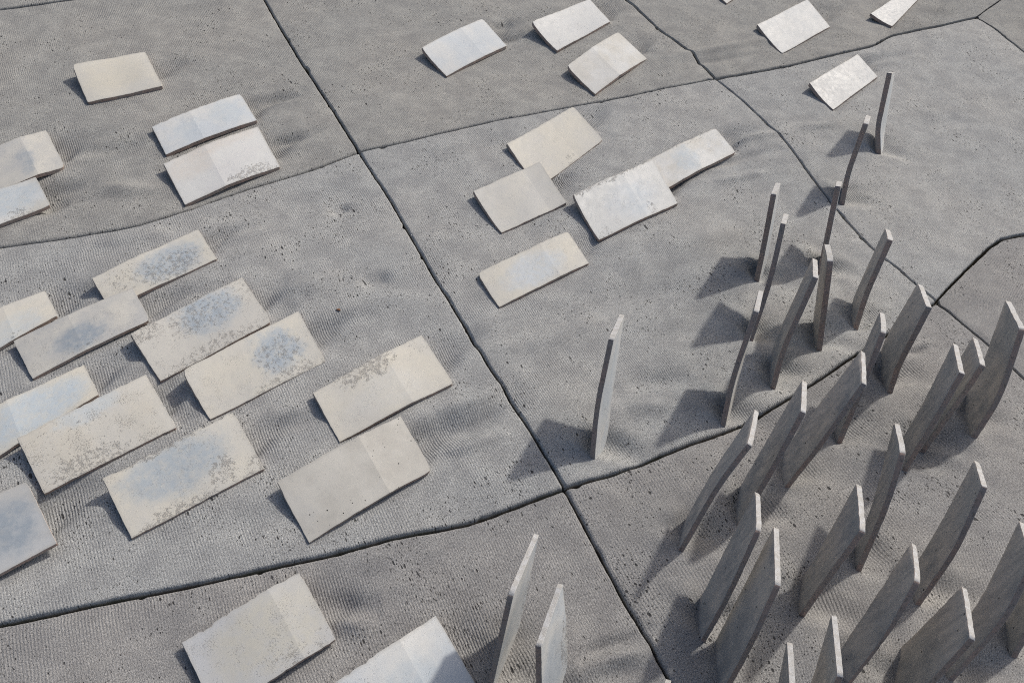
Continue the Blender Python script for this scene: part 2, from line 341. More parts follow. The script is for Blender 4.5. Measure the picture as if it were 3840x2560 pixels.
for k, (b, tn, tf, m, gf) in UP.items():
    b = np.array(b); e = (np.array(tf) - np.array(tn))[:2]
    e = np.array(gf)[:2] - b[:2]; c0 = b[:2] + e * .5; eu = unit(e); nu_ = np.array((eu[1], -eu[0]))
    FOLDS.append((c0[0], c0[1], nu_[0], nu_[1], 0.05, rng.uniform(.06, .10), .10, rng.uniform(.11, .17), rng.uniform(2.4, 4.0), rng.uniform(.004, .007)))
    FOLDS.append((c0[0], c0[1], -nu_[0], -nu_[1], 0.03, .05, .09, .10, rng.uniform(2.4, 4.0), .004))
    HOLLOW.append((c0[0], c0[1], nu_[0], nu_[1], rng.uniform(.06, .11), .075, rng.uniform(.020, .032), rng.uniform(.09, .15), rng.uniform(0, 6)))
    WRINK.append((c0[0] + nu_[0] * .045, c0[1] + nu_[1] * .045, .05))

def crease_fold(x, y, z):
    for (ax, ay), (bx, by), w, amp in RIDGE:
        lo = np.array((min(ax, bx), min(ay, by))) - 4 * w; hi = np.array((max(ax, bx), max(ay, by))) + 4 * w
        near = (x > lo[0]) & (x < hi[0]) & (y > lo[1]) & (y < hi[1])
        if not near.any(): continue
        L = math.hypot(bx - ax, by - ay) + 1e-6; tx, ty = (bx - ax) / L, (by - ay) / L
        dx = x[near] - ax; dy = y[near] - ay
        t = (dx * tx + dy * ty) / L; s_ = -dx * ty + dy * tx + (.25 * w * np.sin(t * 7 + ax * 9) if L > .08 else 0)
        over = np.maximum(np.maximum(-t, t - 1), 0) * L
        env = np.clip(np.sin(np.clip(t, 0.0, 1.0) * np.pi), .25, 1) if L > .08 else 1
        z[near] += 1.5 * amp * env * np.exp(-(s_ / w) ** 2 - (over / (1.2 * w)) ** 2)
    return z

def relief(x, y):
    ca, sa = math.cos(math.radians(47)), math.sin(math.radians(47))
    p = x * ca + y * sa; q = -x * sa + y * ca
    z = 0.0065 * fbm(p * 2.4 + 5, q * 5.2 + 3, 3) + 0.008 * fbm(x * 1.7 + 40, y * 1.7 + 11, 3)
    z = z + 0.0009 * fbm(p * 9, q * 26, 2)
    z = crease_fold(x, y, z)
    for ox, oy, ax, ay, c0, cw, aw, lam, ph, amp in FOLDS:
        dx = x - ox; dy = y - oy
        near = (np.abs(dx) < .55) & (np.abs(dy) < .55)
        if not near.any(): continue
        t = dx[near] * ax + dy[near] * ay; s_ = -dx[near] * ay + dy[near] * ax
        s_ = s_ + 0.012 * np.sin(t * 22 + ph) + .08 * t
        z[near] += amp * np.exp(-((t - c0) / cw) ** 2) * np.exp(-(s_ / aw) ** 2) * np.cos(2 * np.pi * s_ / lam + ph)
    for ox, oy, ax, ay, ln, hw, dep, lam, ph in HOLLOW:
        dx = x - ox; dy = y - oy
        near = (np.abs(dx) < .45) & (np.abs(dy) < .45)
        if not near.any(): continue
        t = dx[near] * ax + dy[near] * ay; s_ = -dx[near] * ay + dy[near] * ax
        s_ = s_ - .10 * t + .006 * np.sin(t * 30 + ph)
        along_ = np.where(t > 0, np.exp(-(np.maximum(t, 0) / ln) ** 1.5), np.exp(-(t / .035) ** 2))
        z[near] -= dep * along_ * np.exp(-np.abs(s_ / hw) ** 3) * (1 + .22 * np.cos(2 * np.pi * s_ / lam + ph))
    z = np.where(z < -.018, -.018 + np.tanh((z + .018) / .02) * .02, z)
    for ox, oy, ax, ay, hl, hw, zc in DIPS:
        dx = x - ox; dy = y - oy
        near = (np.abs(dx) < .4) & (np.abs(dy) < .4)
        if not near.any(): continue
        t = (dx[near] * ax + dy[near] * ay) / hl; s_ = (-dx[near] * ay + dy[near] * ax) / hw
        f = 1 / (1 + np.exp((np.maximum(np.abs(t), np.abs(s_)) - 1.04) * 26))
        tu = np.clip((t + 1) / 2, 0, 1); tv = np.clip((1 - s_) / 2, 0, 1)
        und = (zc[0] * (1 - tu) + zc[1] * tu) * (1 - tv) + (zc[3] * (1 - tu) + zc[2] * tu) * tv - .0112
        # the concrete stays just clear of the tile's underside
        z[near] = z[near] * (1 - f) + np.minimum(z[near], und) * f
    return z

def wrinkle(x, y):
    w = np.zeros_like(x)
    for ox, oy, r in WRINK:
        w = np.maximum(w, np.exp(-(((x - ox) ** 2 + (y - oy) ** 2) / r ** 2)))
    return w

# ---------------------------------------------------------------- slabs
GAP = dict(LJ0=.004, AX=.005, A0=.0031, A1=.0031, A2=.0030, LJ1=.0044, LJ2=.0034, M1=.0036, B0=.0042, B1=.0048,
           M2=.0030, CR=.0022, U3T=.006, M3=.0036, C0=.005, C1=.005)
RAD = dict(LJ1=.012, M1=.010, M3=.012, CR=.005)
def resample(pl, n):
    pl = np.array(pl); d = np.r_[0, np.cumsum(np.hypot(*np.diff(pl, axis=0).T))]
    # rounded polyline: corner cutting once before resampling
    if len(pl) > 2:
        q = [pl[0]]
        for i in range(1, len(pl) - 1):
            q += [pl[i] * .8 + pl[i - 1] * .2, pl[i] * .8 + pl[i + 1] * .2]
        q.append(pl[-1]); pl = np.array(q); d = np.r_[0, np.cumsum(np.hypot(*np.diff(pl, axis=0).T))]
    t = np.asarray(n) * d[-1]
    return np.c_[np.interp(t, d, pl[:, 0]), np.interp(t, d, pl[:, 1])], d[-1]

def params(L, step):
    e = np.array([0, .0012, .003, .0055, .009, .0135, .019])
    n = max(8, int((L - .048) / step))
    mid = np.linspace(.024, L - .024, n)
    return np.r_[e, mid, L - e[::-1]] / L

def side(keys, rev=False):
    """keys: list of (joint, reversed) making one side; returns points and per-point gap/radius names"""
    pts = []
    for k, rv in keys:
        p = JOINT[k][::-1] if rv else JOINT[k]
        pts += list(p) if not pts else list(p[1:])
    return pts

def slab(name, near, far, left, right, mat, level, step, tilt=(0, 0)):
    """each side runs: near/far from left to right, left/right from near to far"""
    _slab_no[0] += 1
    pn, pf, pl, pr = side(near), side(far), side(left), side(right)
    ln = lambda p: float(np.sum(np.hypot(*np.diff(np.array(p), axis=0).T)))
    LU = (ln(pn) + ln(pf)) / 2; LV = (ln(pl) + ln(pr)) / 2
    U = params(LU, step); V = params(LV, step)
    Cn, _ = resample(pn, U); Cf, _ = resample(pf, U); Dl, _ = resample(pl, V); Dr, _ = resample(pr, V)
    cen = (Cn.mean(0) + Cf.mean(0) + Dl.mean(0) + Dr.mean(0)) / 4
    def inset(P, keys, flip):
        g = GAP.get(keys[0][0], .004)
        t = np.gradient(P, axis=0); t /= np.linalg.norm(t, axis=1)[:, None] + 1e-9
        nrm = np.c_[-t[:, 1], t[:, 0]]
        if ((cen - P.mean(0)) * nrm.mean(0)).sum() < 0: nrm = -nrm
        wob = fbm(P[:, 0] * 16 + hash_(name), P[:, 1] * 16, 3) * .0013 + fbm(P[:, 0] * 60 + hash_(name), P[:, 1] * 60, 2) * .0012 + np.maximum(0, fbm(P[:, 0] * 24 + hash_(name) * 2, P[:, 1] * 24, 2) - .42) * .022
        jw = fbm(P[:, 0] * 7, P[:, 1] * 7, 2) * .0008            # the joint itself wanders
        return nrm * (g + wob * (0.5 if g < .003 else 1))[:, None], jw
    on, jn = inset(Cn, near, 0); of, jf = inset(Cf, far, 0); ol, jl = inset(Dl, left, 0); orr, jr = inset(Dr, right, 0)
    def wander(P, j):
        w = np.sin(np.linspace(0, np.pi, len(P))) ** .5
        t = np.gradient(P, axis=0); t /= np.linalg.norm(t, axis=1)[:, None] + 1e-9
        # wander in a direction fixed by position so both neighbours agree
        return P + np.c_[j, j * .6] * w[:, None]
    Cn, Cf, Dl, Dr = wander(Cn, jn), wander(Cf, jf), wander(Dl, jl), wander(Dr, jr)
    def fade(o0, oa, ob, L, P):
        # at corners add the neighbour side's inset so the four sides meet
        d = P * L; k0 = np.clip(1 - d / .03, 0, 1)[:, None]; k1 = np.clip(1 - (L - d) / .03, 0, 1)[:, None]
        return o0 + oa * k0 ** 1.5 + ob * k1 ** 1.5
    Cn2 = Cn + fade(on, ol[0], orr[0], LU, U); Cf2 = Cf + fade(of, ol[-1], orr[-1], LU, U)
    Dl2 = Dl + fade(ol, on[0], of[0], LV, V); Dr2 = Dr + fade(orr, on[-1], of[-1], LV, V)
    for A_, i, B_, j in ((Cn2, 0, Dl2, 0), (Cn2, -1, Dr2, 0), (Cf2, 0, Dl2, -1), (Cf2, -1, Dr2, -1)):
        m = (A_[i] + B_[j]) / 2; A_[i] = m; B_[j] = m
    u = U[None, :, None]; v = V[:, None, None]
    X = (1 - v) * Cn2[None] + v * Cf2[None] + (1 - u) * Dl2[:, None] + u * Dr2[:, None] \
        - ((1 - u) * (1 - v) * Cn2[0] + u * (1 - v) * Cn2[-1] + (1 - u) * v * Cf2[0] + u * v * Cf2[-1])
    x = X[..., 0]; y = X[..., 1]
    z = relief(x.copy(), y.copy()) + level + (x - cen[0]) * tilt[0] + (y - cen[1]) * tilt[1]
    nv, nu = x.shape
    edge = np.zeros_like(x)
    rn = 1 + .35 * fbm(x * 22 + 3, y * 22, 2)
    for keys, d in ((near, V[:, None] * LV + 0 * x), (far, (1 - V[:, None]) * LV + 0 * x), (left, U[None] * LU + 0 * x), (right, (1 - U[None]) * LU + 0 * x)):
        r = RAD.get(keys[0][0], .009) * rn
        q = np.clip(1 - d / r, 0, 1)
        z -= r * (1 - np.sqrt(np.clip(1 - q * q, 0, 1)))
        edge = np.maximum(edge, np.clip(1 - d / (r * .6), 0, 1) ** 1.2 * .55)
        # slab faces fall away a touch towards their rims
        z -= .0022 * np.exp(-(d / .035) ** 2)
    stripe = U[None, :] * LU + 0 * x; along = V[:, None] * LV + 0 * x
    wr = wrinkle(x, y)
    verts = np.c_[x.ravel(), y.ravel(), z.ravel()]
    idx = np.arange(nv * nu).reshape(nv, nu)
    quads = np.c_[idx[:-1, :-1].ravel(), idx[:-1, 1:].ravel(), idx[1:, 1:].ravel(), idx[1:, :-1].ravel()]
    loop = np.r_[idx[0, :], idx[1:, -1], idx[-1, -2::-1], idx[-2:0:-1, 0]]
    low = verts[loop].copy(); low[:, 2] -= .012
    bot = verts[loop].copy(); bot[:, 2] = -.085
    n0 = len(verts); m = len(loop)
    verts = np.r_[verts, low, bot]
    nx = np.roll(np.arange(m), -1)
    s1 = np.c_[loop, n0 + np.arange(m), n0 + nx, loop[nx]]
    s2 = np.c_[n0 + np.arange(m), n0 + m + np.arange(m), n0 + m + nx, n0 + nx]
    faces = np.r_[quads, s1, s2]
    # orientation: top must face up
    a, b, c = verts[quads[0, 0]], verts[quads[0, 1]], verts[quads[0, 2]]
    if np.cross(b - a, c - a)[2] < 0: faces = faces[:, ::-1]
    o0 = np.array((cen[0], cen[1], 0.0))
    me = bpy.data.meshes.new(name)
    me.from_pydata((verts - o0).tolist(), [], faces.tolist())
    me.shade_smooth()
    ext = lambda a_, e: np.r_[a_.ravel(), np.full(m, e) if e is not None else a_.ravel()[loop], np.full(m, e) if e is not None else a_.ravel()[loop]].astype(np.float32)
    for nm, arr in (('stripe', ext(stripe, None)), ('along', ext(along, None)), ('wrinkle', ext(wr, 0.0)), ('edge', ext(edge, 1.0))):
        at = me.attributes.new(nm, 'FLOAT', 'POINT'); at.data.foreach_set('value', arr)
    me.materials.append(mat)
    ob = bpy.data.objects.new(name, me); coll.objects.link(ob); ob.location = o0
    return ob

_slab_no = [0]
def hash_(s): return 13.7 * _slab_no[0]

# soil under and around the slabs
def ground_sheet():
    N = NT('joint_soil')
    pos = N.n('NewGeometry').outputs['Position']
    col = N.mix(N.noise(pos, 60.0, 4.0, 0.6), (0.09, 0.082, 0.068), (0.19, 0.175, 0.15))
    N.put(N.b.inputs['Base Color'], col); N.b.inputs['Roughness'].default_value = 1.0
    N.bump(N.math('MULTIPLY', N.noise(pos, 140.0, 4.0), 0.004))
    n = 24; xs = np.linspace(-14, 14, n); ys = np.linspace(-8, 20, n)
    vs = [(a, b, -.055 + .003 * math.sin(a * 3) * math.cos(b * 2)) for b in ys for a in xs]
    fs = [(j * n + i, j * n + i + 1, (j + 1) * n + i + 1, (j + 1) * n + i) for j in range(n - 1) for i in range(n - 1)]
    me = bpy.data.meshes.new('ground'); me.from_pydata(vs, [], fs); me.materials.append(N.m)
    o = bpy.data.objects.new('ground', me); coll.objects.link(o)
    o['kind'] = 'structure'; o['label'] = 'dark soil in the joints between the concrete slabs'
    return o
ground_sheet()

pavement = bpy.data.objects.new('pavement', None); coll.objects.link(pavement)
pavement['kind'] = 'structure'
pavement['label'] = 'pavement of large grey cast concrete slabs with crooked joints'
COOL, WARM = (0.338, 0.342, 0.337), (0.360, 0.358, 0.346)
mats = [concrete('cast_concrete_a', COOL, WARM, 1.15, 0.0),
        concrete('cast_concrete_b', (0.305, 0.303, 0.289), (0.324, 0.317, 0.298), 1.15, 2.0),
        concrete('cast_concrete_c', (0.276, 0.272, 0.267), (0.298, 0.290, 0.280), 1.25, 4.0)]  # browner casting, darkened as well to paint light falloff towards the bottom
F_, T_ = False, True
SL = [
 ('S0', [('LJ0', F_)], [('O_S0T', F_)], [('O_S0L', T_)], [('AX', T_)], 1, .001, .016),
 ('S1', [('LJ1', F_)], [('LJ0', F_)], [('O_S1L', T_)], [('A0', T_)], 1, -.002, .0058),
 ('S2', [('LJ2', F_)], [('LJ1', F_)], [('O_S2L', T_)], [('A1', T_)], 0, .002, .0046),
 ('S3', [('O_S3B', F_)], [('LJ2', F_)], [('O_S3L', T_)], [('A2', T_)], 2, -.004, .0042),
 ('T1', [('M1', F_)], [('O_T1T', F_)], [('A0', T_), ('AX', T_)], [('B0', T_)], 1, .001, .0068),
 ('T2', [('M2', F_)], [('M1', F_)], [('A1', T_)], [('B1', T_)], 0, .003, .0046),
 ('T3', [('O_T3B', F_)], [('M2', F_)], [('A2', T_)], [('O_T3R', T_), ('CR', T_)], 2, -.003, .0044),
 ('U1', [('M3', F_)], [('O_U1T', F_)], [('B0', T_)], [('C0', F_)], 1, .002, .0085),
 ('U2', [('U3T', F_)], [('M3', F_)], [('B1', T_)], [('O_U2', T_), ('C1', T_)], 0, -.001, .0060),
 ('U3', [('CR', F_)], [('U3T', F_)], [], [('O_U3B', F_), ('O_U3A', T_)], 2, -.004, .0065),
 ('V1', [('C1', F_)], [('C0', F_)], [], [('O_V1B', F_), ('O_V1A', T_)], 1, -.002, .014),
]
for nm, near, far, left, right, mi, lev, step in SL:
    if not left:                                   # three-cornered slab: a very short fourth side at the shared corner
        k0, k1 = near[0][0], far[0][0]
        p0, p1 = np.array(JOINT[k0][0]), np.array(JOINT[k0][1]); p2 = np.array(JOINT[k1][1])
        JOINT[k0 + 'x'] = [tuple(p0 + unit(p1 - p0) * .015)] + list(JOINT[k0][1:])
        JOINT[k1 + 'x'] = [tuple(p0 + unit(p2 - p0) * .015)] + list(JOINT[k1][1:])
        JOINT[nm + 'l'] = [JOINT[k0 + 'x'][0], JOINT[k1 + 'x'][0]]
        GAP[k0 + 'x'] = GAP[k0]; GAP[k1 + 'x'] = GAP[k1]; GAP[nm + 'l'] = .001
        RAD[nm + 'l'] = .003
        if k0 in RAD: RAD[k0 + 'x'] = RAD[k0]
        near, far, left = [(k0 + 'x', F_)], [(k1 + 'x', F_)], [(nm + 'l', F_)]
    ob = slab('concrete_slab', near, far, left, right, mats[mi], lev, step)
    ob.parent = pavement

# ---------------------------------------------------------------- tiles
def edge_material():
    N = NT('fired_clay_edge')
    co = N.n('TexCoord').outputs['Object']
    col = N.mix(N.ramp(N.noise(co, 14.0, 3.0), 0.35, 0.65), (0.34, 0.285, 0.25), (0.40, 0.29, 0.24))
    col = N.mix(N.ramp(N.noise(co, 160.0, 3.0, 0.6), 0.5, 0.72), col, (0.19, 0.16, 0.135))
    N.put(N.b.inputs['Base Color'], col); N.b.inputs['Roughness'].default_value = 0.85
    N.bump(N.math('MULTIPLY', N.noise(co, 220.0, 4.0, 0.65), 0.0016))
    return N.m
def pale_edge_material():  # pale glaze tone, with sunlight on the upright tops put into the colour
    N = NT('sunlit_glazed_edge')
    co = N.n('TexCoord').outputs['Object']
    col = N.mix(N.ramp(N.noise(co, 60.0, 3.0), 0.35, 0.65), (0.48, 0.482, 0.482), (0.40, 0.39, 0.37))
    col = N.mix(N.ramp(N.noise(co, 260.0, 3.0, 0.65), 0.52, 0.74), col, (0.27, 0.26, 0.24))
    N.put(N.b.inputs['Base Color'], col); N.b.inputs['Roughness'].default_value = 0.6
    N.bump(N.math('MULTIPLY', N.noise(co, 240.0, 4.0, 0.65), 0.0012))
    return N.m
def back_material(i):
    N = NT('unglazed_clay_back_%d' % i)
    co = N.vec('ADD', N.n('TexCoord').outputs['Object'], (i * 3.1, i * 1.7, i * .9))
    big = N.noise(co, 5.0, 3.0, 0.6)
    col = N.mix(N.ramp(big, 0.40, 0.60), (0.385, 0.365, 0.34), (0.49, 0.44, 0.39))
    col = N.mix(N.ramp(N.noise(co, 9.0, 4.0, 0.65), 0.48, 0.70), col, (0.27, 0.268, 0.266))
    mp = N.n('Mapping'); N.put(mp.inputs['Vector'], co); mp.inputs['Scale'].default_value = (60, 60, 9)
    col = N.mix(N.ramp(N.noise(mp.outputs[0], 1.0, 3.0), 0.35, 0.7, 0.0, 0.5), col, (0.26, 0.25, 0.24))
    v = N.voro(co, 70.0); sep = N.n('SeparateColor'); N.put(sep.inputs[0], v.outputs['Color'])
    pit = N.ramp(N.math('SUBTRACT', N.math('MULTIPLY', N.math('POWER', sep.outputs[0], 8.0), 0.24), v.outputs['Distance']), -.02, .05)
    col = N.mix(pit, col, (0.05, 0.048, 0.045))
    N.put(N.b.inputs['Base Color'], col); N.b.inputs['Roughness'].default_value = 0.8
    N.bump(N.math('SUBTRACT', N.math('MULTIPLY', N.noise(co, 120.0, 4.0, 0.6), 0.0012), N.math('MULTIPLY', pit, .001)))
    return N.m

CREAM, IVORY, WHITE = (0.530, 0.513, 0.465), (0.568, 0.541, 0.470), (0.605, 0.605, 0.582)
BLUISH, GREY, PEACH = (0.530, 0.560, 0.580), (0.435, 0.433, 0.418), (0.560, 0.507, 0.445)
BLUE, PALEBLUE, SLATE = (0.325, 0.378, 0.428), (0.452, 0.505, 0.540), (0.265, 0.307, 0.348)

def glaze(name, a, b, blobs=(), crack=(), speck=0.3, dots=0.0, seed=0.0, aspect=1.9):
    """a/b: two glaze tones; blobs: (u, v, ru, rv, strength, colour) clouds of colour in the glaze, one of them painted facet shade;
    crack: (u, v, ru, rv, amount) areas where the glaze has crawled and flaked"""
    N = NT('glaze_' + name)
    uv = N.n('UVMap').outputs[0]
    mp = N.n('Mapping'); N.put(mp.inputs['Vector'], uv)
    mp.inputs['Scale'].default_value = (aspect, 1, 1); mp.inputs['Location'].default_value = (seed * 2.3, seed * 5.1, seed)
    q = mp.outputs[0]                                    # 1 unit = tile width (about 0.2 m)
    warp = N.vec('SUBTRACT', N.noise(q, 3.2, 4.0, 0.6, True), (0.5, 0.5, 0.5))
    fine = N.vec('SUBTRACT', N.noise(q, 16.0, 3.0, 0.6, True), (0.5, 0.5, 0.5))
    col = N.mix(N.ramp(N.noise(q, 1.5, 4.0, 0.6), 0.36, 0.64), a, b)
    def cloud(u, v, ru, rv, soft, w=0.22, wf=0.0):
        d = N.vec('SUBTRACT', N.vec('ADD', uv, N.vec('ADD', N.vec('SCALE', warp, w), N.vec('SCALE', fine, wf))), (u, v, 0))
        d = N.vec('MULTIPLY', d, (1 / ru, 1 / rv, 0))
        return N.ramp(N.vec('LENGTH', d), 1.0 + soft, 1.0 - soft)
    for u, v, ru, rv, s, cc in blobs:
        mk = N.math('MULTIPLY', cloud(u, v, ru, rv, 0.36, 0.32, 0.10), s)
        mk = N.math('MULTIPLY', mk, N.ramp(N.noise(q, 9.0, 4.0, 0.65), 0.3, 0.62, 0.52, 1.0))
        col = N.mix(mk, col, cc)
    # subtle stains and rims
    col = N.mix(N.ramp(N.noise(q, 5.0, 5.0, 0.65), 0.5, 0.75, 0.0, 0.28), col, tuple(x * .8 for x in a))
    sep = N.n('SeparateXYZ'); N.put(sep.inputs[0], N.vec('ADD', uv, N.vec('SCALE', fine, 0.05)))
    eu = N.math('MINIMUM', sep.outputs[0], N.math('SUBTRACT', 1.0, sep.outputs[0]))
    ev = N.math('MINIMUM', sep.outputs[1], N.math('SUBTRACT', 1.0, sep.outputs[1]))
    rim = N.ramp(N.math('MINIMUM', N.math('MULTIPLY', eu, aspect), ev), 0.05, 0.0)
    col = N.mix(N.math('MULTIPLY', rim, 0.45), col, (0.40, 0.385, 0.35))
    # crawled, flaked glaze
    reg = None
    for u, v, ru, rv, s in crack:
        r_ = N.math('MULTIPLY', cloud(u, v, ru, rv, 0.45, 0.35, 0.12), s)
        reg = r_ if reg is None else N.math('MAXIMUM', reg, r_)
    wq = N.vec('ADD', q, N.vec('SCALE', N.vec('SUBTRACT', N.noise(q, 34.0, 2.0, 0.5, True), (0.5, 0.5, 0.5)), 0.05))
    ve = N.voro(wq, 26.0, 'DISTANCE_TO_EDGE').outputs['Distance']
    net = N.ramp(ve, 0.10, 0.0)
    blot = N.noise(q, 13.0, 4.0, 0.7)
    if reg is not None:
        thr = N.math('SUBTRACT', 0.86, N.math('MULTIPLY', reg, 0.36))
        flake = N.ramp(N.math('SUBTRACT', blot, thr), -0.02, 0.05)
        line = N.math('MULTIPLY', net, N.ramp(N.math('SUBTRACT', N.math('ADD', blot, 0.09), thr), 0.0, 0.06))
        flake = N.math('MAXIMUM', N.math('MULTIPLY', flake, N.ramp(N.noise(q, 60.0, 3.0, 0.7), 0.44, 0.56)), line)
    else:
        flake = N.math('MULTIPLY', net, 0.0)
    sp = N.ramp(N.math('MULTIPLY', N.noise(q, 48.0, 3.0, 0.75), N.ramp(N.noise(q, 4.0, 2.0), 0.2, 0.8, 0.8, 1.15)), 0.60, 0.66)
    flake = N.math('MAXIMUM', flake, N.math('MULTIPLY', sp, speck))
    col = N.mix(N.math('MULTIPLY', flake, 0.75), col, (0.275, 0.26, 0.242))
    if dots:
        v = N.voro(q, 17.0); sc = N.n('SeparateColor'); N.put(sc.inputs[0], v.outputs['Color'])
        rad = N.math('MULTIPLY', N.math('POWER', sc.outputs[0], 4.0), 0.20 * dots)
        dt = N.ramp(N.math('SUBTRACT', rad, v.outputs['Distance']), -0.01, 0.03)
        col = N.mix(dt, col, (0.03, 0.03, 0.03))
        flake = N.math('MAXIMUM', flake, dt)
    N.put(N.b.inputs['Base Color'], col)
    N.put(N.b.inputs['Roughness'], N.ramp(N.noise(q, 7.0, 3.0), 0.3, 0.7, 0.48, 0.7))
    N.b.inputs['Specular IOR Level'].default_value = 0.35
    h = N.math('SUBTRACT', N.math('MULTIPLY', N.noise(q, 3.5, 2.0), 0.0012), N.math('MULTIPLY', flake, 0.0007))
    h = N.math('ADD', h, N.math('MULTIPLY', N.noise(q, 70.0, 3.0, 0.6), 0.0003))
    N.bump(h)
    return N.m

EDGE, PALE = edge_material(), pale_edge_material()
BACKS = [back_material(i) for i in range(5)]

def tile_mesh(name, far, near, us, sharp_u, t, shift, chip_far, chip, seed, pale_free, sag=0.0):
    """far(u) and near(u) give the two long edges from the free end (u=0) to the fixed end"""
    lr_ = np.random.RandomState(seed)
    nv = 13
    c = .0006
    L = np.linalg.norm(far(0.0) - far(1.0)); W = np.linalg.norm(far(0.3) - near(0.3))
    S = lambda u, v: far(u) * (1 - v) + near(u) * v - np.array((0, 0, sag * v * (1 - v) * max(0, 1 - u)))
    def nrm(u, v):
        du = S(min(u + .02, us[-1]), v) - S(max(u - .02, 0), v); dv = near(u) - far(u)
        return unit(np.cross(dv, du))
    ui = np.array(us, float); ui[0] = c / L; ui[-1] = us[-1] - c / L
    vi = np.linspace(c / W, 1 - c / W, nv); vo = np.linspace(0, 1, nv)
    ph = lr_.rand(4) * 50
    nick = lr_.choice([0, 0, .0015, .003, .006], 4)
    def chipd(i, x):                      # uneven, nibbled rim
        n = float(vnoise(np.array([x * 9 + ph[i]]), np.array([seed * .37 + i]))[0]) * .6 + float(vnoise(np.array([x * 33 + ph[i]]), np.array([seed * .7 + i]))[0]) * .4
        return n
    verts = []; uvs = []
    nu = len(us)
    def inward(u, v, iu, iv):
        d = np.zeros(3)
        if iv == 0: d += unit(near(u) - far(u)) * max(0, chip_far * (.35 + chipd(0, u * L * 10)))
        if iv == nv - 1: d += unit(far(u) - near(u)) * max(0, chip * (.2 + chipd(1, u * L * 10)))
        if iu == 0: d += unit(S(.1, v) - S(0, v)) * max(0, chip * (.2 + chipd(2, v * W * 10)))
        if iu == nu - 1 and us[-1] <= 1: d += unit(S(.9, v) - S(1, v)) * max(0, chip * (.2 + chipd(3, v * W * 10)))
        if iv in (0, nv - 1) or iu in (0, nu - 1):        # knocked corners
            for ci, (cu, cv) in enumerate(((0, 0), (0, 1), (1, 0), (1, 1))):
                dc = math.hypot((u - cu) * L, (v - cv) * W)
                if dc < .022: d += unit(S(.5, .5) - S(cu, cv)) * nick[ci] * (1 - dc / .022)
        return d
    top = np.zeros((nu, nv), int); bot = np.zeros((nu, nv), int)
    for layer, off in ((top, 0.0), (bot, -t)):
        for i in range(nu):
            for j in range(nv):
                n = nrm(ui[i], vi[j])
                layer[i, j] = len(verts)
                verts.append(S(ui[i], vi[j]) + inward(ui[i], vi[j], i, j) + n * (shift + off)); uvs.append((ui[i], vi[j]))
    ring = [(i, 0) for i in range(nu)] + [(nu - 1, j) for j in range(1, nv)] + [(i, nv - 1) for i in range(nu - 2, -1, -1)] + [(0, j) for j in range(nv - 2, 0, -1)]
    r1 = []; r2 = []
    for (i, j) in ring:
        u = us[i]; v = vo[j]; n = nrm(u, v); p = S(u, v) + inward(u, v, i, j)
        r1.append(len(verts)); verts.append(p + n * (shift - c)); uvs.append((u, v))
        r2.append(len(verts)); verts.append(p + n * (shift - t + c)); uvs.append((u, v))
    faces = []; mi = []
    for i in range(nu - 1):
        for j in range(nv - 1):
            faces.append((top[i, j], top[i, j + 1], top[i + 1, j + 1], top[i + 1, j])); mi.append(0)
            faces.append((bot[i, j], bot[i + 1, j], bot[i + 1, j + 1], bot[i, j + 1])); mi.append(2)
    m = len(ring)
    for k in range(m):
        k2 = (k + 1) % m
        a, b = ring[k], ring[k2]
        free = a[0] == 0 and b[0] == 0
        faces.append((top[a], top[b], r1[k2], r1[k])); mi.append(0)
        faces.append((r1[k], r1[k2], r2[k2], r2[k])); mi.append(3 if (free and pale_free) else 1)
        faces.append((r2[k], r2[k2], bot[b], bot[a])); mi.append(1)
    verts = np.array(verts)
    # make sure the glazed face looks along +normal
    f0 = faces[0]; g = np.cross(verts[f0[1]] - verts[f0[0]], verts[f0[2]] - verts[f0[0]])
    if g @ nrm(.05, .05) < 0: faces = [f[::-1] for f in faces]
    org = (S(1.0, .5) if us[-1] <= 1 else S(1.0, 1.0)).copy(); org[2] = 0
    crease = set()
    if sharp_u is not None:
        for j in range(nv - 1): crease.add(tuple(sorted((int(top[sharp_u, j]), int(top[sharp_u, j + 1])))))
    s1, s2 = set(r1), set(r2)
    rimtop = set(int(top[i_]) for i_ in ring)
    out = []
    for part, keep in (('glaze', (0,)), ('clay_body', (1, 2, 3))):
        fs = [f for f, m_ in zip(faces, mi) if m_ in keep]; ms = [m_ for m_ in mi if m_ in keep]
        used = sorted(set(int(v_) for f in fs for v_ in f)); back = {v_: k for k, v_ in enumerate(used)}
        me = bpy.data.meshes.new(part)
        me.from_pydata((verts[used] - org).tolist(), [], [tuple(back[int(x)] for x in f) for f in fs])
        if part == 'clay_body': me.polygons.foreach_set('material_index', [m_ - 1 for m_ in ms])
        me.shade_smooth()
        uvl = me.uv_layers.new(name='UVMap')
        li = np.zeros(len(me.loops), int); me.loops.foreach_get('vertex_index', li)
        uvl.data.foreach_set('uv', np.array(uvs)[used][li].astype(np.float32).ravel())
        for e in me.edges:                       # crisp rims and crease
            a, b = used[e.vertices[0]], used[e.vertices[1]]
            if (a in s1 and b in s1) or (a in s2 and b in s2) or (a in rimtop and b in rimtop) or tuple(sorted((a, b))) in crease: e.use_edge_sharp = True
        out.append(me)
    return out, org

def add_tile(name, meshes, org, mats_, label, group):
    gl_, bd_ = meshes
    gl_.materials.append(mats_[0])
    for m in mats_[1:]: bd_.materials.append(m)
    o = bpy.data.objects.new(name, None); coll.objects.link(o); o.location = org
    o.empty_display_size = .05
    o['label'] = label; o['category'] = 'tile'; o['group'] = group
    for pn, me in (('clay_body', bd_), ('glaze', gl_)):
        c_ = bpy.data.objects.new(pn, me); coll.objects.link(c_); c_.parent = o
    return o

